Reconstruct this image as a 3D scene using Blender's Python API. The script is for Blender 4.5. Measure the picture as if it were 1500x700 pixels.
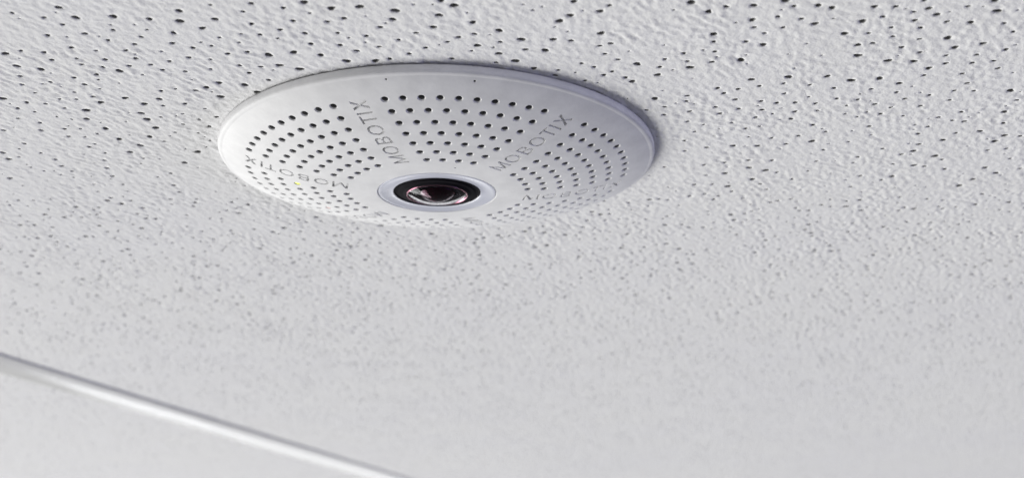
import bpy, bmesh, math, random
import numpy as np
from mathutils import Vector, Matrix
from mathutils.geometry import delaunay_2d_cdt

for o in list(bpy.data.objects):
    bpy.data.objects.remove(o)
sc = bpy.context.scene
col = sc.collection
MM = 0.001
CEIL = 6.0                      # height of the ceiling above the floor, metres

# ------------------------------------------------------------------ camera
cam_d = bpy.data.cameras.new('camera'); cam = bpy.data.objects.new('camera', cam_d); col.objects.link(cam)
cam_d.sensor_width = 36.0
cam_d.lens = 36.0 * 2021.22 / 1500.0
cam.location = (20.654 * MM, -360.085 * MM, CEIL - 137.166 * MM)
cam.rotation_euler = (math.pi / 2 + 0.29847, 0.0, 0.0)
cam_d.clip_start = 0.02
cam_d.clip_end = 100.0
cam_d.dof.use_dof = True
cam_d.dof.focus_distance = 0.345
cam_d.dof.aperture_fstop = 18.0
sc.camera = cam

# ------------------------------------------------------------------ light
world = bpy.data.worlds.new('World'); sc.world = world; world.use_nodes = True
wnt = world.node_tree; bg = wnt.nodes['Background']
# the room around: pale walls level with the eye, a darker floor below
wt = wnt.nodes.new('ShaderNodeTexCoord'); wx = wnt.nodes.new('ShaderNodeSeparateXYZ'); wr = wnt.nodes.new('ShaderNodeValToRGB')
wm = wnt.nodes.new('ShaderNodeMapRange'); wm.inputs['From Min'].default_value = -1.0; wm.inputs['From Max'].default_value = 0.0
wnt.links.new(wt.outputs['Generated'], wx.inputs[0]); wnt.links.new(wx.outputs['Z'], wm.inputs['Value']); wnt.links.new(wm.outputs['Result'], wr.inputs['Fac'])
wnt.links.new(wr.outputs['Color'], bg.inputs[0])
wr.color_ramp.elements[0].position = 0.45; wr.color_ramp.elements[0].color = (0.12, 0.122, 0.13, 1)
wr.color_ramp.elements[1].position = 1.0; wr.color_ramp.elements[1].color = (0.27, 0.27, 0.27, 1)
bg.inputs[1].default_value = 1.0

def area(name, loc, target, sx, sy, power, colr):
    d = bpy.data.lights.new(name, 'AREA'); d.shape = 'RECTANGLE'; d.size = sx; d.size_y = sy
    d.energy = power; d.color = colr
    o = bpy.data.objects.new(name, d); col.objects.link(o)
    o.location = loc
    o.rotation_euler = (Vector(target) - Vector(loc)).to_track_quat('-Z', 'Y').to_euler()
    return o
T = (0, 0, CEIL)
area('window_light_left', (-6.6, 4.3, CEIL - 4.7), T, 8.6, 6.2, 1370, (1.0, 0.993, 0.98))
area('window_light_far_left', (-1.75, 6.0, CEIL - 1.0), T, 0.75, 0.7, 6.0, (0.96, 0.98, 1.0))
area('window_light_far', (0.3, 6.0, CEIL - 0.85), T, 3.4, 1.1, 21, (0.97, 0.985, 1.0))
area('room_light_right', (4.2, -1.2, CEIL - 1.0), T, 2.4, 1.3, 32, (0.32, 0.335, 1.0))
area('fill_light_near', (0.6, -5.0, CEIL - 0.75), T, 3.2, 1.1, 18, (1.0, 0.98, 0.95))  # fill lamp added to brighten the cover's near rim and lift its shadow

vs = sc.view_settings
vs.view_transform = 'Standard'; vs.look = 'None'; vs.exposure = 0.0; vs.gamma = 1.0; vs.use_curve_mapping = False
sc.cycles.use_denoising = True
sc.cycles.max_bounces = 8

# ------------------------------------------------------------------ materials
def mat(name):
    m = bpy.data.materials.new(name); m.use_nodes = True
    nt = m.node_tree
    return m, nt, nt.nodes['Principled BSDF']
def node(nt, t, **kw):
    n = nt.nodes.new(t)
    for k, v in kw.items(): setattr(n, k, v)
    return n
def noisy(name, c0, c1, rough, scale, bump=0.0, bscale=1.0, detail=4.0, dist=0.0005, spec=0.5, rough_var=0.0):
    """principled material: base colour wanders between c0 and c1, with fine relief"""
    m, nt, b = mat(name)
    tc = node(nt, 'ShaderNodeTexCoord')
    n1 = node(nt, 'ShaderNodeTexNoise'); n1.inputs['Scale'].default_value = scale; n1.inputs['Detail'].default_value = detail
    nt.links.new(tc.outputs['Object'], n1.inputs['Vector'])
    mx = node(nt, 'ShaderNodeMix', data_type='RGBA')
    mx.inputs['A'].default_value = (*c0, 1); mx.inputs['B'].default_value = (*c1, 1)
    rp = node(nt, 'ShaderNodeMapRange'); rp.inputs['From Min'].default_value = 0.3; rp.inputs['From Max'].default_value = 0.7
    nt.links.new(n1.outputs['Fac'], rp.inputs['Value'])
    nt.links.new(rp.outputs['Result'], mx.inputs['Factor'])
    nt.links.new(mx.outputs['Result'], b.inputs['Base Color'])
    b.inputs['Roughness'].default_value = rough
    b.inputs['Specular IOR Level'].default_value = spec
    if rough_var:
        r2 = node(nt, 'ShaderNodeMapRange'); r2.inputs['To Min'].default_value = rough - rough_var; r2.inputs['To Max'].default_value = rough + rough_var
        nt.links.new(n1.outputs['Fac'], r2.inputs['Value']); nt.links.new(r2.outputs['Result'], b.inputs['Roughness'])
    if bump:
        n2 = node(nt, 'ShaderNodeTexNoise'); n2.inputs['Scale'].default_value = bscale; n2.inputs['Detail'].default_value = 3.0
        nt.links.new(tc.outputs['Object'], n2.inputs['Vector'])
        bp = node(nt, 'ShaderNodeBump'); bp.inputs['Strength'].default_value = bump; bp.inputs['Distance'].default_value = dist
        nt.links.new(n2.outputs['Fac'], bp.inputs['Height'])
        nt.links.new(bp.outputs['Normal'], b.inputs['Normal'])
    return m

def tile_material():
    # flat white paint over mineral fibre: chalky grain, faint grubby patches, sprayed fine relief
    m, nt, b = mat('mineral_fibre_paint')
    tc = node(nt, 'ShaderNodeTexCoord')
    def nz(scale, detail=4.0):
        n = node(nt, 'ShaderNodeTexNoise'); n.inputs['Scale'].default_value = scale; n.inputs['Detail'].default_value = detail
        nt.links.new(tc.outputs['Object'], n.inputs['Vector']); return n.outputs['Fac']
    def ramp(v, lo, hi):
        r = node(nt, 'ShaderNodeMapRange'); r.inputs['From Min'].default_value = lo; r.inputs['From Max'].default_value = hi
        nt.links.new(v, r.inputs['Value']); return r.outputs['Result']
    def mixc(f, a, c):
        x = node(nt, 'ShaderNodeMix', data_type='RGBA'); nt.links.new(f, x.inputs['Factor'])
        for k, v in (('A', a), ('B', c)):
            if isinstance(v, tuple): x.inputs[k].default_value = (*v, 1)
            else: nt.links.new(v, x.inputs[k])
        return x.outputs['Result']
    grain = mixc(ramp(nz(1900.0, 2.0), .3, .7), (0.66, 0.66, 0.66), (0.78, 0.78, 0.785))
    grub = mixc(ramp(nz(60.0, 6.0), .35, .75), (0.735, 0.735, 0.74), (0.69, 0.685, 0.675))
    broad = mixc(ramp(nz(9.0, 3.0), .35, .65), (0.725, 0.725, 0.72), (0.70, 0.70, 0.715))
    c1 = mixc(ramp(nz(400.0), .3, .7), grain, grub)
    x = node(nt, 'ShaderNodeMix', data_type='RGBA'); x.inputs['Factor'].default_value = 0.4
    nt.links.new(c1, x.inputs['A']); nt.links.new(broad, x.inputs['B'])
    nt.links.new(x.outputs['Result'], b.inputs['Base Color'])
    b.inputs['Roughness'].default_value = 0.92; b.inputs['Specular IOR Level'].default_value = 0.1
    bp = node(nt, 'ShaderNodeBump'); bp.inputs['Strength'].default_value = 0.45; bp.inputs['Distance'].default_value = 0.0004
    nt.links.new(nz(1300.0, 4.0), bp.inputs['Height']); nt.links.new(bp.outputs['Normal'], b.inputs['Normal'])
    return m
M_TILE = tile_material()
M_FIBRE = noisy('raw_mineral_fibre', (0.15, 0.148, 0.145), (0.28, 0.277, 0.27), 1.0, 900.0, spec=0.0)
M_RAIL = noisy('rail_enamel', (0.60, 0.60, 0.60), (0.64, 0.64, 0.635), 0.26, 30.0, 0.0, spec=0.45, rough_var=0.04)
M_COVER = noisy('white_moulded_plastic', (0.675, 0.675, 0.678), (0.765, 0.765, 0.766), 0.5, 190.0, 0.14, 800.0, dist=0.0003, spec=0.2, rough_var=0.05)
M_RING = noisy('satin_blue_grey_ring', (0.55, 0.565, 0.65), (0.61, 0.625, 0.69), 0.26, 120.0, 0.0, spec=0.7, rough_var=0.05)
M_HOLE_SHADE = noisy('hole_shade_grey', (0.15, 0.15, 0.154), (0.19, 0.19, 0.194), 0.7, 300.0, spec=0.3)  # dark tone stands in for the shade inside the cover's holes
M_BARREL = noisy('black_lens_barrel', (0.006, 0.006, 0.008), (0.012, 0.011, 0.014), 0.7, 400.0, spec=0.03, rough_var=0.06)
M_RETAIN = noisy('pink_glint_metal', (0.34, 0.15, 0.20), (0.40, 0.20, 0.26), 0.2, 300.0, spec=0.5)  # pink of the lens reflections put into the metal's base colour
M_RETAIN.node_tree.nodes['Principled BSDF'].inputs['Metallic'].default_value = 1.0
M_BASE = noisy('grey_mounting_base', (0.30, 0.30, 0.31), (0.36, 0.36, 0.37), 0.6, 200.0)
m, nt, b = mat('coated_lens_glass'); M_GLASS = m
b.inputs['Base Color'].default_value = (0.92, 0.90, 0.93, 1); b.inputs['Roughness'].default_value = 0.02
b.inputs['IOR'].default_value = 1.13; b.inputs['Transmission Weight'].default_value = 1.0
b.inputs['Specular Tint'].default_value = (0.78, 1.0, 0.95, 1)
m, nt, b = mat('dark_red_inner_lens'); M_INNER = m
b.inputs['Base Color'].default_value = (0.006, 0.001, 0.002, 1); b.inputs['Roughness'].default_value = 0.06
b.inputs['Specular IOR Level'].default_value = 0.22; b.inputs['Specular Tint'].default_value = (1.0, 0.36, 0.58, 1)
def emit(name, c, s):
    m, nt, b = mat(name)
    b.inputs['Base Color'].default_value = (*c, 1); b.inputs['Roughness'].default_value = 0.3
    b.inputs['Emission Color'].default_value = (*c, 1); b.inputs['Emission Strength'].default_value = s
    return m
M_LED = emit('yellow_green_led', (0.80, 0.86, 0.04), 0.9)
M_LED2 = emit('dim_red_led', (0.80, 0.45, 0.42), 0.35)

# ------------------------------------------------------------------ mesh helpers
def link(name, me, parent=None, mats=()):
    for mm in mats: me.materials.append(mm)
    o = bpy.data.objects.new(name, me); col.objects.link(o)
    if parent: o.parent = parent
    return o
def lathe(profile, seg=96):
    """profile: list of (r, depth below ceiling) in mm; revolved round z"""
    V, F = [], []
    n = len(profile)
    for i in range(seg):
        a = 2 * math.pi * i / seg
        for r, z in profile: V.append((r * MM * math.cos(a), r * MM * math.sin(a), -z * MM))
    for i in range(seg):
        j = (i + 1) % seg
        for k in range(n - 1):
            a, b2, c, d = i * n + k, i * n + k + 1, j * n + k + 1, j * n + k
            q = [a, b2, c, d]
            if profile[k][0] < 1e-6: q = [a, b2, c]
            elif profile[k + 1][0] < 1e-6: q = [a, b2, d]
            F.append(q)
    me = bpy.data.meshes.new('lathe'); me.from_pydata(V, [], F)
    bm = bmesh.new(); bm.from_mesh(me); bmesh.ops.remove_doubles(bm, verts=bm.verts, dist=1e-7)
    bmesh.ops.recalc_face_normals(bm, faces=bm.faces); bm.to_mesh(me); bm.free()
    return me
def smooth(me, ang=0.6):
    me.polygons.foreach_set('use_smooth', [True] * len(me.polygons))
    me.set_sharp_from_angle(angle=ang)

# ------------------------------------------------------------------ ceiling: two mineral fibre tiles and the rail between them
rng = np.random.default_rng(11)
_d = np.array([157.36, 449.25]); U = _d / np.linalg.norm(_d)          # along the rail
N = np.array([U[1], -U[0]])                                            # across the rail
RAIL_N = -288.2                                                        # near edge of the rail, mm along N
HOLES_L = '''-77.8,-88.5 -75.6,-83.6 -67.1,-84.1 -59.5,-82.9 -52,-86.8 -53,-81.8 -45,-82.8 -48.7,-78.2 -36.3,-64 -97.7,-64.7 -97.4,-57.8 -92.2,-55.9 -73.7,-54.9
-51.2,-47.8 -54.9,-45 -52.5,-39.2 -45.1,-46.6 -42.8,-42.2 -107.7,-38 -83.7,-35.5 -88.9,-30.4 -90.6,-24.4 -87.5,-17.6 -86,-9.9 -85.6,-0 -81.5,-5.2
-77.3,-11.6 -74,-18.2 -74.8,-24.2 -75.3,-28.4 -72.9,-34.5 -76.8,-38.3 -68.3,-37.7 -66.8,-0.2 -72.4,8.5 -121.2,0.4 -121.4,5.6 -126.7,21.8 59.3,-90.9
63.6,-86.5 73,-89.4 73.9,-82.3 78.5,-69.6 66.3,-75.2 74.7,-61.1 63.2,-57 88.1,-80.6 87,-89.4 90.2,-88.3 79.5,-91.8 95.9,-75.5 98.4,-81.8 99.3,-88.9
100.3,-69.6 101.7,-63.8 109.5,-60.9 115.7,-60.5 120.4,-56.6 111.3,-88.1 113.9,-85.1 122.6,-81.2 119.9,-73.2 123.1,-68.1 128.9,-70.3 126.6,-86.8
124.4,-91.8 115.8,-47.5 110.2,-50.4 103.5,-49.3 97.2,-51.8 87.8,-51.4 79.1,-49.8 138,-9.3 145.9,-15.8 147.8,-29.2 144.6,-43 153.5,-12.6 152.3,-8.3
156.6,12.6 161.2,17.2 156.2,22.5 154,28.3 139.4,3.1 135.6,10.6 132.2,-0.9 131.8,20.1 102.5,-8.3 88.2,-4.9 81.5,-4.9 82.6,17.5 88.8,12.6 93.9,14.9
85.1,28.9 91.4,22.5 -24.1,-90.9 -18.6,-88 -12.4,-88.9 -4.8,-87 -5.7,-82.7 -30.2,-65.4 -24.1,-64 -34.7,-58.2 -30.2,-56 -18.4,-60.7 -11.6,-60.7
3.1,-78.9 4.6,-84.7 5.4,-91.8 8.1,-89.4 12,-81.2 12.7,-69.2 17.8,-77.1 17.6,-64.8 21.5,-60.7 22.8,-72.5 25.9,-56.4 28.4,-66.6 30.1,-72.4 31.2,-81.9
33.5,-84.7 34,-91.3 39.9,-86.7 40.8,-75.7 50.4,-58.9 55.9,-52.7 56.7,-37.9 50.1,-48.6'''
HOLES_M = '''-88.8,-85.8 -82.5,-83.6 -79.5,-80.1 -75.9,-75.5 -69,-77.3 -63.6,-73.8 -66.1,-69.9 -55.8,-75.8 -57.3,-70.4 -53.1,-67.9 -38.1,-86.5 -37.3,-80.4
-35.6,-90.4 -36.4,-75 -41,-65.6 -93.5,-66.3 -87.9,-61.3 -88.4,-65.5 -84.6,-74.6 -81.2,-68.1 -81.6,-58.8 -75.2,-61.6 -77,-57.1 -71.6,-72.1 -69,-66.6
-70.5,-57.9 -65.2,-58.7 -67.9,-62.2 -63.2,-55.5 -60.3,-60.6 -55.3,-62.6 -57.9,-54.7 -45.7,-64.8 -44.2,-58.2 -42.7,-53.8 -39.3,-57.4 -38.7,-49.6
-58,-43.1 -98.6,-51.7 -99.8,-46.8 -102.5,-35.5 -92.4,-48.4 -98,-34.7 -106.1,-31.6 -108.3,-24.9 -103.6,-21.8 -105.1,-16.4 -115.1,-16.4 -85.8,-50.9
-84.5,-46.8 -79.8,-52.8 -84.5,-39.4 -98.5,-17.4 -99.1,-11.9 -95.8,-4.1 -66.6,-42.8 -68.4,-33.3 -62.5,-34.7 -56.3,-25.8 -59.6,-19.1 -78.5,17.5 -80,27.8
-79.7,33.9 -77.1,43.9 -94.6,6.5 -95.7,12.8 -96.1,20 -101.9,39.4 -112.9,-6.6 -108.2,5.8 -108.2,11.3 -106.5,15.5 67.1,-88.9 74.9,-78.7 77.7,-75.7
74.3,-71.2 66.9,-71.2 67.9,-65.9 68,-60.2 62.2,-60.5 60.8,-64.9 79.2,-84.1 81.8,-89.1 84.6,-83.1 81.4,-78.7 102.4,-84 103.9,-88.9 105.6,-78.7
107.2,-74.1 101.3,-75.7 103.5,-70.5 110.7,-68.3 108.5,-86.5 109.9,-82.3 112.2,-78.5 113.6,-72.7 115.8,-65.5 120.5,-52.4 117.2,-81.6 109.3,-91.8
119.5,-89.1 122.4,-63.8 123.6,-59.3 129.9,-59.5 129.4,-64.2 134.6,-60.7 137,-56.4 135.3,-67 133.7,-76.4 130.2,-80.7 129.4,-53.4 132.4,-47.7 135.5,-43
131.3,-37.1 130.7,-43 125.3,-40.2 119.8,-37.8 116.6,-41.9 94,-46.6 87.4,-47.5 81.7,-45.8 76.8,-43.9 77.1,-37.4 78.9,-31.3 73.6,-41.3 71.6,-44.5
72.8,-32.5 74.5,-28.3 64.7,-39.8 64.9,-36.3 66.5,-29.5 66.8,-22.7 83.8,-36.3 88,-35.2 85,-30.6 84.2,-25.5 88.7,-41.3 92.6,-35.4 93.7,-29.5 93.7,-24.3
97.9,-34.9 100.4,-44.5 102.6,-38 108,-37.4 109.8,-43.9 113.1,-34.3 117.7,-32.2 116.2,-27.9 115.4,-19.3 125,-33.3 129.9,-13.9 131.1,-19 131.9,-25.5
136.2,-23.4 139.5,-22.7 136.7,-29.2 139.9,-14.4 148.3,-37.1 150.2,-21.5 152.7,-1.5 157.4,-2.8 161.1,5 166.9,13.5 157.9,-12.3 142.2,5.9 145.4,13.7
138.8,11.5 132.3,-6 129.6,1.7 129.5,23.1 122.4,19.5 123.2,-2.5 117.9,3.9 104.7,-15.4 100.3,-20.3 107,-1.8 107,7.2 98,-12.4 95.8,-6.2 91.1,-10.6
82.9,-17.6 74.4,-3.6 67.6,-8.8 68.7,-1 75.6,10.3 81.2,8.3 87.6,6.4 97.5,16.6 94.3,6.7 77.2,18.9 80.3,27 87,33.5 94.3,26.4 97.1,31.4 91.4,39.9 103,22.5
79.2,35.8 74.9,27.3 74.8,37.7 83.6,37.7 116.8,46.2 114.1,51.9 121.9,29.2 128.6,39 139.1,38.7 143.2,48.6 159.2,48.2 163.3,35.8 -29,-88.2 -27.8,-82
-16.4,-83.2 -20.3,-81.5 -8.8,-78.8 -12.4,-74.1 -18.7,-75.7 -26.1,-75.6 -31.4,-77.5 -25.5,-70.2 -18.9,-69.4 -15.4,-66.3 -10,-68.6 -5.2,-72.3 -1,-75.9
-3.3,-64.8 -8.1,-61.9 0.7,-68 12.2,-75.4 8.5,-73.6 5.9,-71.2 6.5,-61.9 18,-71.1 16.9,-59.8 23.8,-67.1 34.2,-71.8 41.8,-89.5 40.9,-68.9 43.3,-70.3
42.4,-64.6 37.2,-59.3 40.3,-57.2 31.8,-55.4 42.9,-52.5 44.8,-54.5 31.1,-52.2 38.5,-49.2 45.7,-61.4 56,-57.2 56.7,-61.7 55.3,-30.3 59.7,-32.6
60.1,-27.4 64.4,12.1 65.9,40.3 48.3,-51'''
HOLES_S = '''-61.3,-77.6 -50.6,-70.9 -45.9,-73.5 -48.6,-69 -40.6,-75.3 -41.9,-70.9 -44.6,-89.7 -81.8,-62.1 -76,-66.5 -68.7,-52.8 -60.8,-66 -50.4,-61.6 -51.5,-56
-98.3,-41.7 -102.5,-29.3 -80.2,-49.8 -81.5,-44.1 -89.2,-37.6 -88.4,-42 -93.4,-37.8 -94,-31.8 -97.9,-25.9 -94.5,-24.2 -94.2,-17.6 -94.7,-11.6
-93.6,-6.4 -90.8,-14 -70.8,-25.8 -62.7,-44.1 -64.6,-28 -66.2,-20.7 -69.5,-14.9 -61.2,-24.2 -63.5,-14.6 -58.1,-31.4 -61.5,-9 -92.7,0.7 -94.9,27
-95.1,33.1 -103.6,27 -104.2,33.6 -125,28 -117.8,3.7 -115.6,-2.5 -110.7,0.7 -107.7,21 -114.5,15.3 -117.4,12.3 -74.1,-8.3 -83.2,4.9 -82.9,20.5 -85,9.4
88.2,-27.9 95.3,-39.1 99.3,-30.2 106.1,-33.4 107,-28.1 112.3,-29.2 110.6,-26 122.4,-26.5 127.3,-20.3 129.3,9.5 117.7,8.3 112.5,-8 84.7,-11.6
86.3,-19.3 78.5,-22 71.3,-20.5 69.6,-15.4 106.3,15.4 -23.6,-85.7 -32.7,-73 11.3,-66.3 36,-54'''
def parse(s, r):
    return [(float(a), float(b2), r) for a, b2 in (t.split(',') for t in s.split())]
known = [(x, y, r * rng.uniform(.88, 1.14)) for x, y, r in parse(HOLES_L, .94) + parse(HOLES_M, .64) + parse(HOLES_S, .46)]

def relief(n_n, n_u, step, seed):
    """rough sprayed surface: short grooves drawn out along the tile plus lumps (mm, on a regular grid)"""
    g = np.random.default_rng(seed)
    fx = np.fft.fftfreq(n_n, step)[:, None]; fu = np.fft.rfftfreq(n_u, step)[None, :]
    def field(ln, lu, rot=0.0):
        w = np.fft.rfft2(g.standard_normal((n_n, n_u)))
        c, s = math.cos(rot), math.sin(rot)
        a = fx * c + fu * s; b2 = -fx * s + fu * c
        k2 = (a * ln) ** 2 + (b2 * lu) ** 2
        f = np.fft.irfft2(w * np.sqrt(k2) * np.exp(-k2 * 2.2), s=(n_n, n_u))
        return f / f.std()
    A = field(1.35, 3.0, 0.12); B = field(1.35, 2.2, -0.3); C = field(1.1, 1.5, 0.4); G = field(16.0, 24.0, 0.5)
    D = field(12.0, 20.0)
    h = np.tanh(0.9 * A) * 0.55 + np.tanh(0.9 * B) * 0.42 + C * 0.28; h = h * (0.85 + 0.30 * np.tanh(G)) + D * 0.12
    return h

def axis(segs):
    out = [segs[0][0]]
    for a, b2, s0, s1 in segs:
        x = a
        while x < b2 - 1e-6:
            t = (x - a) / (b2 - a); x = min(b2, x + s0 + (s1 - s0) * t); out.append(x)
    return np.array(out)

def tile_mesh(name, an, au, holes, seed, amp):
    step = 0.5
    n0, n1, u0, u1 = an[0], an[-1], au[0], au[-1]
    nn, nu = int((n1 - n0) / step) + 3, int((u1 - u0) / step) + 3
    H = relief(nn, nu, step, seed)
    gn, gu = np.meshgrid(an, au, indexing='ij')
    i = (gn - n0) / step; j = (gu - u0) / step
    i0 = i.astype(int); j0 = j.astype(int); fi = i - i0; fj = j - j0
    z = (H[i0, j0] * (1 - fi) * (1 - fj) + H[i0 + 1, j0] * fi * (1 - fj) + H[i0, j0 + 1] * (1 - fi) * fj + H[i0 + 1, j0 + 1] * fi * fj) * amp
    sn = np.gradient(an); su = np.gradient(au)
    A, B = z.shape
    drop = np.zeros((A - 1, B - 1), bool)                              # grid cells given up to a hole
    xV, xF, xM = [], [], []                                            # extra vertices and faces round the holes
    g = np.random.default_rng(seed + 5)
    nv = z.size
    for x, y, r in sorted(holes, key=lambda h: -h[2]):
        cn, cu = x * N[0] + y * N[1], x * U[0] + y * U[1]
        if not (n0 + 5 < cn < n1 - 5 and u0 + 5 < cu < u1 - 5): continue
        kn, ku = np.searchsorted(an, cn), np.searchsorted(au, cu)
        m_n, m_u = 0.22 * sn[kn], 0.22 * su[ku]
        a0, a1 = np.searchsorted(an, cn - r * 1.12 - m_n) - 1, np.searchsorted(an, cn + r * 1.12 + m_n)
        b0, b1 = np.searchsorted(au, cu - r * 1.12 - m_u) - 1, np.searchsorted(au, cu + r * 1.12 + m_u)
        if drop[a0:a1, b0:b1].any(): continue
        drop[a0:a1, b0:b1] = True
        loop = [(i2, b0) for i2 in range(a0, a1)] + [(a1, j2) for j2 in range(b0, b1)] + [(i2, b1) for i2 in range(a1, a0, -1)] + [(a0, j2) for j2 in range(b1, b0, -1)]
        P = len(loop); ph = g.uniform(0, 6.28, 2)
        th = np.array([math.atan2(au[j2] - cu, an[i2] - cn) for i2, j2 in loop])
        rr = r * (1 + g.uniform(.04, .2) * np.sin(2 * th + ph[0]) + g.uniform(.03, .13) * np.sin(3 * th + ph[1])) * (1 + g.uniform(-.07, .07, len(th)))
        zb = float(np.mean([z[q] for q in loop])) * 0.6
        outer = [q[0] * B + q[1] for q in loop]
        prev = outer; dp = g.uniform(.7, 1.5) * (.6 + .5 * r)
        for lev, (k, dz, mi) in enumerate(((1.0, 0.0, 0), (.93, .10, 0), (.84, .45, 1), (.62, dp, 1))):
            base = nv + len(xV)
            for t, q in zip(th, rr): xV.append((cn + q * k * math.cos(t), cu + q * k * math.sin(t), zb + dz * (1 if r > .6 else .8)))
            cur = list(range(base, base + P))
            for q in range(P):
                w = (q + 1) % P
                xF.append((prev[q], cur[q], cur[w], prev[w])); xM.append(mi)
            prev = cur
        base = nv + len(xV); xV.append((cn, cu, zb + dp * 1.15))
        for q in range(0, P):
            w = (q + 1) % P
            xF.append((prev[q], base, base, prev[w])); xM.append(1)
    xV = np.array(xV).reshape(-1, 3)
    pn = np.concatenate([gn.ravel(), xV[:, 0]]); pu = np.concatenate([gu.ravel(), xV[:, 1]]); pz = np.concatenate([z.ravel(), xV[:, 2]])
    co = np.empty((len(pn), 3), np.float32)
    co[:, 0] = (pn * N[0] + pu * U[0]) * MM
    co[:, 1] = (pn * N[1] + pu * U[1]) * MM
    co[:, 2] = pz * MM
    idx = np.arange(nv).reshape(A, B)
    q4 = np.stack([idx[:-1, :-1], idx[:-1, 1:], idx[1:, 1:], idx[1:, :-1]], -1)[~drop].reshape(-1, 4)   # faces look down
    xF = np.array(xF).reshape(-1, 4); xM = np.array(xM)
    tri = xF[:, 1] == xF[:, 2]
    fq, ft = xF[~tri], xF[tri][:, [0, 1, 3]]
    loops = np.concatenate([q4.ravel(), fq.ravel(), ft.ravel()]).astype(np.int32)
    sizes = np.concatenate([np.full(len(q4) + len(fq), 4), np.full(len(ft), 3)])
    starts = np.concatenate([[0], np.cumsum(sizes)[:-1]]).astype(np.int32)
    mi = np.concatenate([np.zeros(len(q4)), xM[~tri], xM[tri]]).astype(np.int32)
    me = bpy.data.meshes.new(name)
    me.vertices.add(len(co)); me.vertices.foreach_set('co', co.ravel())
    me.loops.add(len(loops)); me.loops.foreach_set('vertex_index', loops)
    me.polygons.add(len(sizes)); me.polygons.foreach_set('loop_start', starts)
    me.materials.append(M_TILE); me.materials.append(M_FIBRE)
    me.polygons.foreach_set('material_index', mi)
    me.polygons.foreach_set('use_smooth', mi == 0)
    me.update(calc_edges=True)
    return me

def scatter(n0, n1, u0, u1, count, taken, skip):
    cell = {}
    def key(n, u): return (int(n // 4), int(u // 4))
    for x, y, r in taken:
        p = (x * N[0] + y * N[1], x * U[0] + y * U[1]); cell.setdefault(key(*p), []).append(p)
    out = []
    pts = np.stack([rng.uniform(n0, n1, count), rng.uniform(u0, u1, count)], 1); sz = rng.random(count); s2 = rng.random(count)
    for (n, u), k, w in zip(pts, sz, s2):
        x, y = n * N[0] + u * U[0], n * N[1] + u * U[1]
        if skip(x, y): continue
        a, b2 = key(n, u)
        if any((n - p[0]) ** 2 + (u - p[1]) ** 2 < 5.5 for i in (-1, 0, 1) for j in (-1, 0, 1) for p in cell.get((a + i, b2 + j), ())): continue
        cell.setdefault((a, b2), []).append((n, u))
        r = .38 + .12 * w if k < .40 else (.5 + .16 * w if k < .80 else .7 + .25 * w)
        out.append((x, y, r))
    return out
charted = lambda x, y: (y < 40 and abs(x - 20) < 115 + max(0, y + 90) * 0.33)
holes_a = known + scatter(-300, 290, -190, 990, 20000, known, charted)

tiny = scatter(-170, 210, -150, 170, 1100, holes_a, lambda x, y: False)
holes_a = holes_a + [(x, y, .27 + .2 * (r - .38)) for x, y, r in tiny]

ceiling = bpy.data.objects.new('ceiling', None); col.objects.link(ceiling)
ceiling.location = (0, 0, CEIL - 1.1 * MM)                         # tiles press up close to the cover's edge; ceiling['kind'] = 'structure'
an = axis([(-300.8, -150, 1.1, 0.52), (-150, 165, 0.52, 0.52), (165, 296, 0.6, 2.0)])
au = axis([(-200, -130, 1.6, 0.62), (-130, 200, 0.62, 0.62), (200, 420, 0.62, 1.2), (420, 1000, 1.2, 2.6)])
tile = link('tile', tile_mesh('tile', an, au, holes_a, 3, 0.21), ceiling)
an2 = axis([(-903.0, -560, 12.0, 2.0), (-560, -301.7, 1.8, 1.5)])
au2 = axis([(-200, 150, 6.0, 2.0), (150, 1000, 1.5, 2.2)])
tile2 = link('tile', tile_mesh('tile_beyond', an2, au2, scatter(-560, -304, 100, 990, 4200, [], lambda x, y: False), 8, 0.17), ceiling)

def rail_mesh():
    """inverted T: 24 mm flange with rolled edges below the tiles, web going up between them"""
    h, w, c = 0.75, 27.0, 0.16
    prof = [(0, 0.35), (0, -h + c), (-c * .3, -h + c * .3), (-c, -h), (-w + c, -h), (-w + c * .3, -h + c * .3), (-w, -h + c), (-w, 0.35),
            (-w / 2 - .3, 0.35), (-w / 2 - .3, 30), (-w / 2 + .3, 30), (-w / 2 + .3, 0.35)]
    V, F = [], []
    us = np.linspace(-200, 1000, 25); k = len(prof)
    for u in us:
        for dn, dz in prof:
            p = (RAIL_N + dn) * N + u * U
            V.append((p[0] * MM, p[1] * MM, dz * MM))
    for i in range(len(us) - 1):
        for j in range(k):
            F.append((i * k + j, i * k + (j + 1) % k, (i + 1) * k + (j + 1) % k, (i + 1) * k + j))
    F.append(tuple(range(k))[::-1]); F.append(tuple((len(us) - 1) * k + j for j in range(k)))
    me = bpy.data.meshes.new('rail'); me.from_pydata(V, [], F)
    bm = bmesh.new(); bm.from_mesh(me); bmesh.ops.recalc_face_normals(bm, faces=bm.faces); bm.to_mesh(me); bm.free()
    smooth(me, 1.0)
    return me
rail = link('rail', rail_mesh(), ceiling, (M_RAIL,))

# ------------------------------------------------------------------ the dome camera
device = bpy.data.objects.new('security_camera', None); col.objects.link(device)
device.location = (0, 0, CEIL)
device['label'] = 'round white perforated dome camera with black fisheye lens mounted on the ceiling'
device['category'] = 'security camera'

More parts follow.
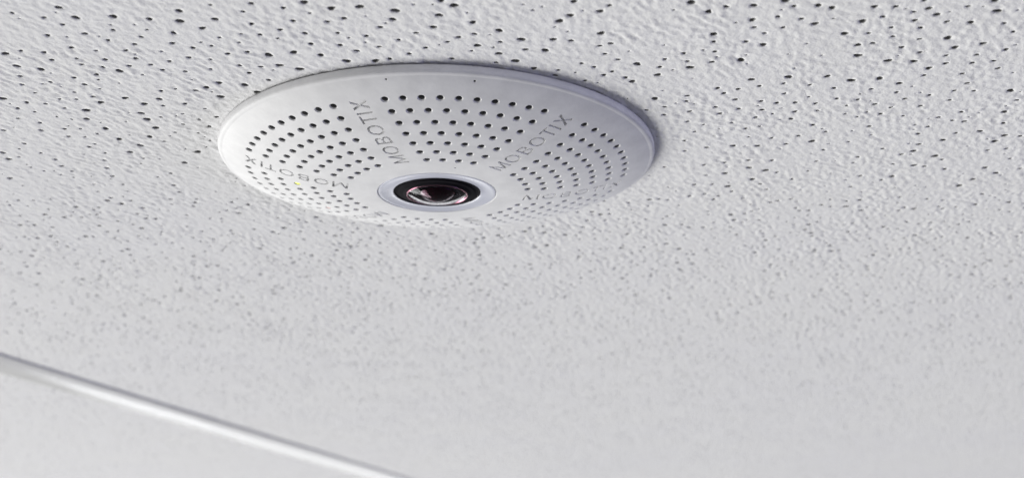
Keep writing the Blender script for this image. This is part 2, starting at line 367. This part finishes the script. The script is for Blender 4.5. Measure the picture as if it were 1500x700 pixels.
PC = [-7.402773476693304e-14, 6.299346366675232e-10, -2.1952635803591432e-06, 0.0003781752017188338, 13.28536584391546]
def zp(r): return float(np.polyval(PC, r * r))
def dzp(r): return (zp(r + .01) - zp(r - .01)) / .02
R_IN, R_OUT = 16.5, 58.7
ROT = -0.19463                                                       # turn of the whole perforation pattern
RAD = [51.895, 47.479, 43.027, 38.524, 34.065, 29.562, 25.141]
STEP = [0.08697, 0.09474, 0.10379, 0.11517, 0.12851, 0.14578, 0.16479]
def pol(r, a): return (r * math.cos(a), -r * math.sin(a))            # a counts anticlockwise as seen from below
def surf(x, y, dep=0.0):
    """point on the dome, dep mm into it along the normal"""
    r = math.hypot(x, y); nr = -dzp(r) if r > 1e-6 else 0.0
    l = math.hypot(nr, 1.0); er = (x / r, y / r) if r > 1e-6 else (0, 0)
    n = (er[0] * nr / l, er[1] * nr / l, -1 / l)                       # outward = downward
    return (np.array((x, y, -zp(r))) - dep * np.array(n)), n

R_HOLE = 1.09
holes = []                                                            # (x, y, led)
for s in range(6):
    for ri, (r, st) in enumerate(zip(RAD, STEP)):
        n = 10 - ri
        for k in range(n):
            a = math.pi / 2 + ROT + s * math.pi / 3 - (k - (n - 1) / 2) * st
            led = 0
            if s == 2 and ri == 3 and k == n - 1: led = 1
            if s == 2 and ri == 3 and k == 1: led = 2
            x, y = pol(r, a); holes.append((x, y, led, R_HOLE))
HS = 14
for r, a, q in ((57.9, 99.3, .34), (57.6, 78.2, .40), (20.8, 73.8, .30)):        # three tiny moulding dimples
    holes.append((*pol(r, math.radians(a)), 0, q))

# --- engraved letters, outlines in mm: first axis runs outward along the spoke, second to the letters' tops
hh, w = 2.15, 0.60
def ell(cx, cy, rx, ry, n=22, ex=2.0):
    return [(cx + rx * math.copysign(abs(math.cos(t)) ** (2 / ex), math.cos(t)), cy + ry * math.copysign(abs(math.sin(t)) ** (2 / ex), math.sin(t)))
            for t in (2 * math.pi * i / n for i in range(n))]
def O(cx): return [ell(cx, 0, 2.0, hh, ex=2.2), ell(cx, 0, 2.0 - w, hh - w, ex=2.2)]
def arc(cx, cy, rx, ry, n=7):
    return [(cx + rx * math.sin(t), cy + ry * math.cos(t)) for t in (math.pi * i / (n - 1) for i in range(n))]
def Bl(x):
    out = [(x, -hh), (x, hh)] + arc(x + 1.7, 1.10, 1.15, hh - 1.10) + arc(x + 1.8, -1.05, 1.3, hh - 1.05)[1:]
    y0, y1, y2, y3 = w * .42, hh - w, -hh + w, -w * .5
    c1 = [(x + w, y0), (x + w, y1)] + arc(x + 1.5, (y0 + y1) / 2, 1.35 - w, (y1 - y0) / 2)
    c2 = [(x + w, y2), (x + w, y3)] + arc(x + 1.6, (y2 + y3) / 2, 1.5 - w, (y3 - y2) / 2)
    return [out, c1, c2]
def Tl(x): return [[(x, hh), (x, hh - w), (x + 1.5 - w / 2, hh - w), (x + 1.5 - w / 2, -hh), (x + 1.5 + w / 2, -hh), (x + 1.5 + w / 2, hh - w), (x + 3.0, hh - w), (x + 3.0, hh)]]
def Il(x): return [[(x - w / 2, -hh), (x + w / 2, -hh), (x + w / 2, hh), (x - w / 2, hh)]]
def Xl(x):
    d, W = .42, 3.2
    c = x + W / 2
    return [[(x, hh), (x + 2 * d, hh), (c, d * 1.35), (x + W - 2 * d, hh), (x + W, hh), (c + d, 0), (x + W, -hh), (x + W - 2 * d, -hh), (c, -d * 1.35), (x + 2 * d, -hh), (x, -hh), (c - d, 0)]]
def Ml(x):
    W = 4.5; c = x + W / 2
    return [[(x, -hh), (x + .15, hh), (x + .72, hh), (c, -hh + 1.15), (x + W - .72, hh), (x + W - .15, hh), (x + W, -hh), (x + W - w, -hh), (x + W - w - .12, hh - 1.3), (c + .3, -hh), (c - .3, -hh), (x + w + .12, hh - 1.3), (x + w, -hh)]]
LETTERS = [Ml(24.35), O(31.75), Bl(35.1), O(41.2), Tl(44.0), Il(47.95), Xl(49.3)]

V2, E2, tagv = [], [], []                                             # CDT input
def add_loop(pts, tag):
    b0 = len(V2); n = len(pts)
    for p in pts: V2.append(p); tagv.append(tag)
    for i in range(n): E2.append((b0 + i, b0 + (i + 1) % n))
    return b0
def densify(pts, step=0.55):
    out = []
    for i, p in enumerate(pts):
        q = pts[(i + 1) % len(pts)]; n = max(1, int(math.dist(p, q) / step))
        out += [(p[0] + (q[0] - p[0]) * k / n, p[1] + (q[1] - p[1]) * k / n) for k in range(n)]
    return out
NR = 168
add_loop([pol(R_IN, 2 * math.pi * i / NR) for i in range(NR)], ('in',))
add_loop([pol(R_OUT, 2 * math.pi * i / NR) for i in range(NR)], ('out',))
for hi, (x, y, led, rh) in enumerate(holes):
    er = math.atan2(y, x); sl = 1 / math.hypot(1, dzp(math.hypot(x, y)))     # round on the slope, not in plan
    add_loop([(x + rh * (math.cos(t) * sl * math.cos(er) - math.sin(t) * math.sin(er)), y + rh * (math.cos(t) * sl * math.sin(er) + math.sin(t) * math.cos(er)))
              for t in (2 * math.pi * i / HS for i in range(HS))], ('hole', hi))
words = []
for s in range(6):
    a = math.pi / 2 + ROT - math.pi / 6 + s * math.pi / 3
    ux, uy = math.cos(a), -math.sin(a); wx, wy = -math.sin(a), -math.cos(a)
    conts = []
    for L in LETTERS:
        cl = []
        for c in L:
            pts = [(p[0] * ux + p[1] * wx, p[0] * uy + p[1] * wy) for p in densify(c)]
            add_loop(pts, ('letter', s)); cl.append(np.array(pts))
        conts.append(cl)
    words.append((a, conts))
def inside(conts, x, y):
    c = False
    for pts in conts:
        x0, y0 = pts[:, 0], pts[:, 1]; x1, y1 = np.roll(x0, -1), np.roll(y0, -1)
        m_ = (y0 > y) != (y1 > y)
        if m_.any():
            xi = (x1[m_] - x0[m_]) * (y - y0[m_]) / (y1[m_] - y0[m_]) + x0[m_]
            if (np.sum(x < xi) % 2) == 1: c = not c
    return c
fixed = np.array(V2)
hc = np.array([(h[0], h[1]) for h in holes])
grid = {}
for i, p in enumerate(fixed): grid.setdefault((int(p[0] // 1), int(p[1] // 1)), []).append(p)
r = R_IN + 1.2
while r < R_OUT - .6:
    n = int(2 * math.pi * r / 1.35); off = random.Random(int(r * 100)).random()
    for i in range(n):
        p = pol(r, 2 * math.pi * (i + off) / n)
        if np.min(np.hypot(hc[:, 0] - p[0], hc[:, 1] - p[1])) < R_HOLE + .35: continue
        kx, ky = int(p[0] // 1), int(p[1] // 1)
        if any(math.dist(p, f) < .4 for i2 in (-1, 0, 1) for j2 in (-1, 0, 1) for f in grid.get((kx + i2, ky + j2), ())): continue
        ws = [k for k in range(6) if abs(p[0] * -math.sin(words[k][0]) - p[1] * math.cos(words[k][0])) < hh + .3 and p[0] * math.cos(words[k][0]) - p[1] * math.sin(words[k][0]) > 0]
        if any(inside(c, *p) for k in ws for c in words[k][1]): continue
        V2.append(p); tagv.append(('grid',))
    r += 1.2
ov, oe, of, ovo, _, _ = delaunay_2d_cdt([Vector(p) for p in V2], E2, [], 0, 1e-5)
ovt = [tagv[o[0]] if o else ('grid',) for o in ovo]
cov_f, word_f = [], [[[] for _ in LETTERS] for _ in range(6)]
for f in of:
    t = [ovt[i] for i in f]
    cx = sum(ov[i][0] for i in f) / 3; cy = sum(ov[i][1] for i in f) / 3
    rc = math.hypot(cx, cy)
    if all(k[0] == 'hole' for k in t) and len({k[1] for k in t}) == 1: continue
    if all(k[0] == 'in' for k in t): continue
    if all(k[0] == 'out' for k in t) and rc > R_OUT * .9999: continue
    if all(k[0] == 'letter' for k in t):
        s = t[0][1]; hit = -1
        for li, c in enumerate(words[s][1]):
            if inside(c, cx, cy): hit = li; break
        if hit >= 0: word_f[s][hit].append(tuple(f)); continue
    cov_f.append(tuple(f))

# cover mesh: dome sheet + rolled edge + countersunk rim of every hole
V, NRM, F, FM, SM = [], [], [], [], []
for p in ov:
    q, n = surf(p[0], p[1]); V.append(q * MM); NRM.append(n)
def down(f):
    a, b2, c = (ov[i] for i in f)
    return f if (b2[0] - a[0]) * (c[1] - a[1]) - (b2[1] - a[1]) * (c[0] - a[0]) < 0 else f[::-1]
for f in cov_f: F.append(down(f)); SM.append(True)
byhole = {}; ring_in, ring_out = [], []
for i, t in enumerate(ovt):
    if t[0] == 'hole': byhole.setdefault(t[1], []).append(i)
    elif t[0] == 'in': ring_in.append(i)
    elif t[0] == 'out': ring_out.append(i)
def order(ids, cx, cy): return sorted(ids, key=lambda i: math.atan2(ov[i][1] - cy, ov[i][0] - cx))
def skirt(loop, rings, flip=False):
    """continue a loop of vertex ids through further rings of points; a hard edge at the loop"""
    prev = []
    for i in loop: V.append(V[i]); NRM.append(None); prev.append(len(V) - 1)
    n = len(loop)
    for pts in rings:
        cur = []
        for p in pts: V.append(np.array(p) * MM); NRM.append(None); cur.append(len(V) - 1)
        for i in range(n):
            j = (i + 1) % n
            q = (prev[i], cur[i], cur[j], prev[j]); F.append(q[::-1] if flip else q); SM.append(True)
        prev = cur
    return prev
shade_V, shade_F = [], []
leds = {}
for hi, ids in byhole.items():
    cx, cy, led, rh = holes[hi]
    lp = order(ids, cx, cy)
    def ringpts(k, dep): return [surf(cx + (ov[i][0] - cx) * k, cy + (ov[i][1] - cy) * k, dep)[0] for i in lp]
    skirt(lp, [ringpts(.94, .05 * rh), ringpts(.81, .15 * rh), ringpts(.76, .26 * rh)])
    b0 = len(shade_V); n = len(lp)                                    # tube added behind the hole, shade put into its colour
    for k, dep in ((.76, .26 * rh), (.74, 2.0 * rh)):
        for p in ringpts(k, dep): shade_V.append(p * MM)
    for i in range(n): shade_F.append((b0 + i, b0 + n + i, b0 + n + (i + 1) % n, b0 + (i + 1) % n))
    shade_F.append(tuple(range(b0 + n, b0 + 2 * n))[::-1])
    if led: leds[led] = (cx, cy)
lo = order(ring_out, 0, 0)
z0 = zp(58.7)
edge_prof = [(59.1, z0 - .13), (59.5, z0 - .29), (59.78, z0 - .50), (59.94, z0 - .82), (60.0, z0 - 1.2), (60.0, 1.75), (59.92, 1.52), (59.7, 1.42), (57.8, 1.38)]
skirt(lo, [[(r * math.cos(math.atan2(ov[i][1], ov[i][0])), r * math.sin(math.atan2(ov[i][1], ov[i][0])), -z) for i in lo] for r, z in edge_prof], flip=False)
li = order(ring_in, 0, 0)
skirt(li, [[(r * math.cos(math.atan2(ov[i][1], ov[i][0])), r * math.sin(math.atan2(ov[i][1], ov[i][0])), -z) for i in li] for r, z in [(16.38, zp(16.4) - .12), (16.34, zp(16.4) - .35), (16.34, 11.8)]])
me = bpy.data.meshes.new('cover'); me.from_pydata([tuple(v) for v in V], [], F)
# orient the added skirts outwards, leave the sheet as it is
nsheet = len(cov_f)
bm = bmesh.new(); bm.from_mesh(me); bm.faces.ensure_lookup_table()
bmesh.ops.recalc_face_normals(bm, faces=bm.faces[nsheet:]); bm.to_mesh(me); bm.free()
me.polygons.foreach_set('use_smooth', [True] * len(me.polygons))
nn_ = [tuple(v.normal) for v in me.vertices]
me.normals_split_custom_set_from_vertices([NRM[i] if NRM[i] is not None else nn_[i] for i in range(len(V))])
cover = link('cover', me, device, (M_COVER,))

# engraved words: floor and walls of the cut letters
DEP = 0.60
for s in range(6):
    LV, LF = [], []
    vm = {}
    def lid(i, d):
        if (i, d) not in vm:
            vm[(i, d)] = len(LV); LV.append(tuple(surf(ov[i][0], ov[i][1], d)[0] * MM))
        return vm[(i, d)]
    for lf in word_f[s]:
        cnt = {}
        for f in lf:
            f = down(f)
            LF.append(tuple(lid(i, DEP) for i in f))
            for k in range(3):
                a, b2 = f[k], f[(k + 1) % 3]
                if (b2, a) in cnt: del cnt[(b2, a)]
                else: cnt[(a, b2)] = 1
        for a, b2 in cnt: LF.append((lid(a, 0.0), lid(b2, 0.0), lid(b2, DEP), lid(a, DEP)))
    me = bpy.data.meshes.new('lettering'); me.from_pydata(LV, [], LF)
    link('lettering', me, cover, (M_COVER,))

# added cup behind each hole, coloured dark for the shade inside
me = bpy.data.meshes.new('hole_shade_cups'); me.from_pydata([tuple(v) for v in shade_V], [], shade_F)
link('hole_shade_cups', me, device, (M_HOLE_SHADE,))

# mounting base in the gap under the cover's edge
link('mounting_base', lathe([(57.9, 1.9), (57.9, 0.6)], 128), device, (M_BASE,))

# status lights sitting in two of the holes
for k, (x, y) in leds.items():
    V3, F3 = [], []
    for ring, (rr, dep) in enumerate(((.80, .30), (.45, .12))):
        for i in range(12):
            t = 2 * math.pi * i / 12
            V3.append(tuple(surf(x + rr * math.cos(t), y + rr * math.sin(t), dep)[0] * MM))
    V3.append(tuple(surf(x, y, .05)[0] * MM))
    for i in range(12):
        j = (i + 1) % 12
        F3.append((i, j, 12 + j, 12 + i)); F3.append((12 + i, 12 + j, 24))
    me = bpy.data.meshes.new('indicator_light'); me.from_pydata(V3, [], F3); smooth(me, 2.0)
    o = link('indicator_light', me, device, (M_LED if k == 1 else M_LED2,))
    o['label'] = 'glowing yellow green status light' if k == 1 else 'dim red status light'

# lens assembly
zc = zp(0)
me = lathe([(16.2, 11.8), (16.2, zc - .30), (16.08, zc - .12), (15.8, zc - .06), (15.2, zc - .16), (13.6, zc - .42), (12.5, zc - .34), (12.15, zc - .25), (12.0, zc - .40), (12.0, 11.5)], 128); smooth(me, .7)
link('lens_ring', me, device, (M_RING,))
me = lathe([(12.0, 10.6), (12.0, zc - .42), (11.9, zc - .30), (11.7, zc - .28), (11.4, zc - .45), (10.6, zc - .35), (10.4, zc - .10), (9.3, zc + .10), (9.15, zc + .28), (8.5, zc + .50), (8.25, zc + .52), (8.1, zc + .40), (8.08, zc + .12),
            (6.6, zc + .15), (6.4, zc - .05), (5.6, zc), (5.5, zc - .6), (0, zc - .7)], 96); smooth(me, .6)
lens = link('lens', me, device, (M_BARREL,))
def cap(r, z_edge, rise, n=14):
    Rr = (r * r + rise * rise) / (2 * rise); out = []
    for i in range(n + 1):
        q = r * (1 - i / n); out.append((q, z_edge + rise - (Rr - math.sqrt(Rr * Rr - q * q))))
    return out
outer = cap(8.05, zc + .36, 2.2); innr = cap(7.9, zc + .18, 2.15)
me = lathe(outer + innr[::-1] + [outer[0]], 96); smooth(me, .8)
link('front_glass', me, lens, (M_GLASS,))
me = lathe([(8.06, zc + .2), (8.1, zc + .48), (8.2, zc + .60), (8.34, zc + .62), (8.44, zc + .52), (8.46, zc + .2)], 96); smooth(me, 1.5)
link('retaining_ring', me, lens, (M_RETAIN,))
#, me, lens, (M_GLASS,))
me = lathe([(4.95, zc - .5)] + cap(4.9, zc + .12, 2.05), 72); smooth(me, .8)
link('inner_glass', me, lens, (M_INNER,))
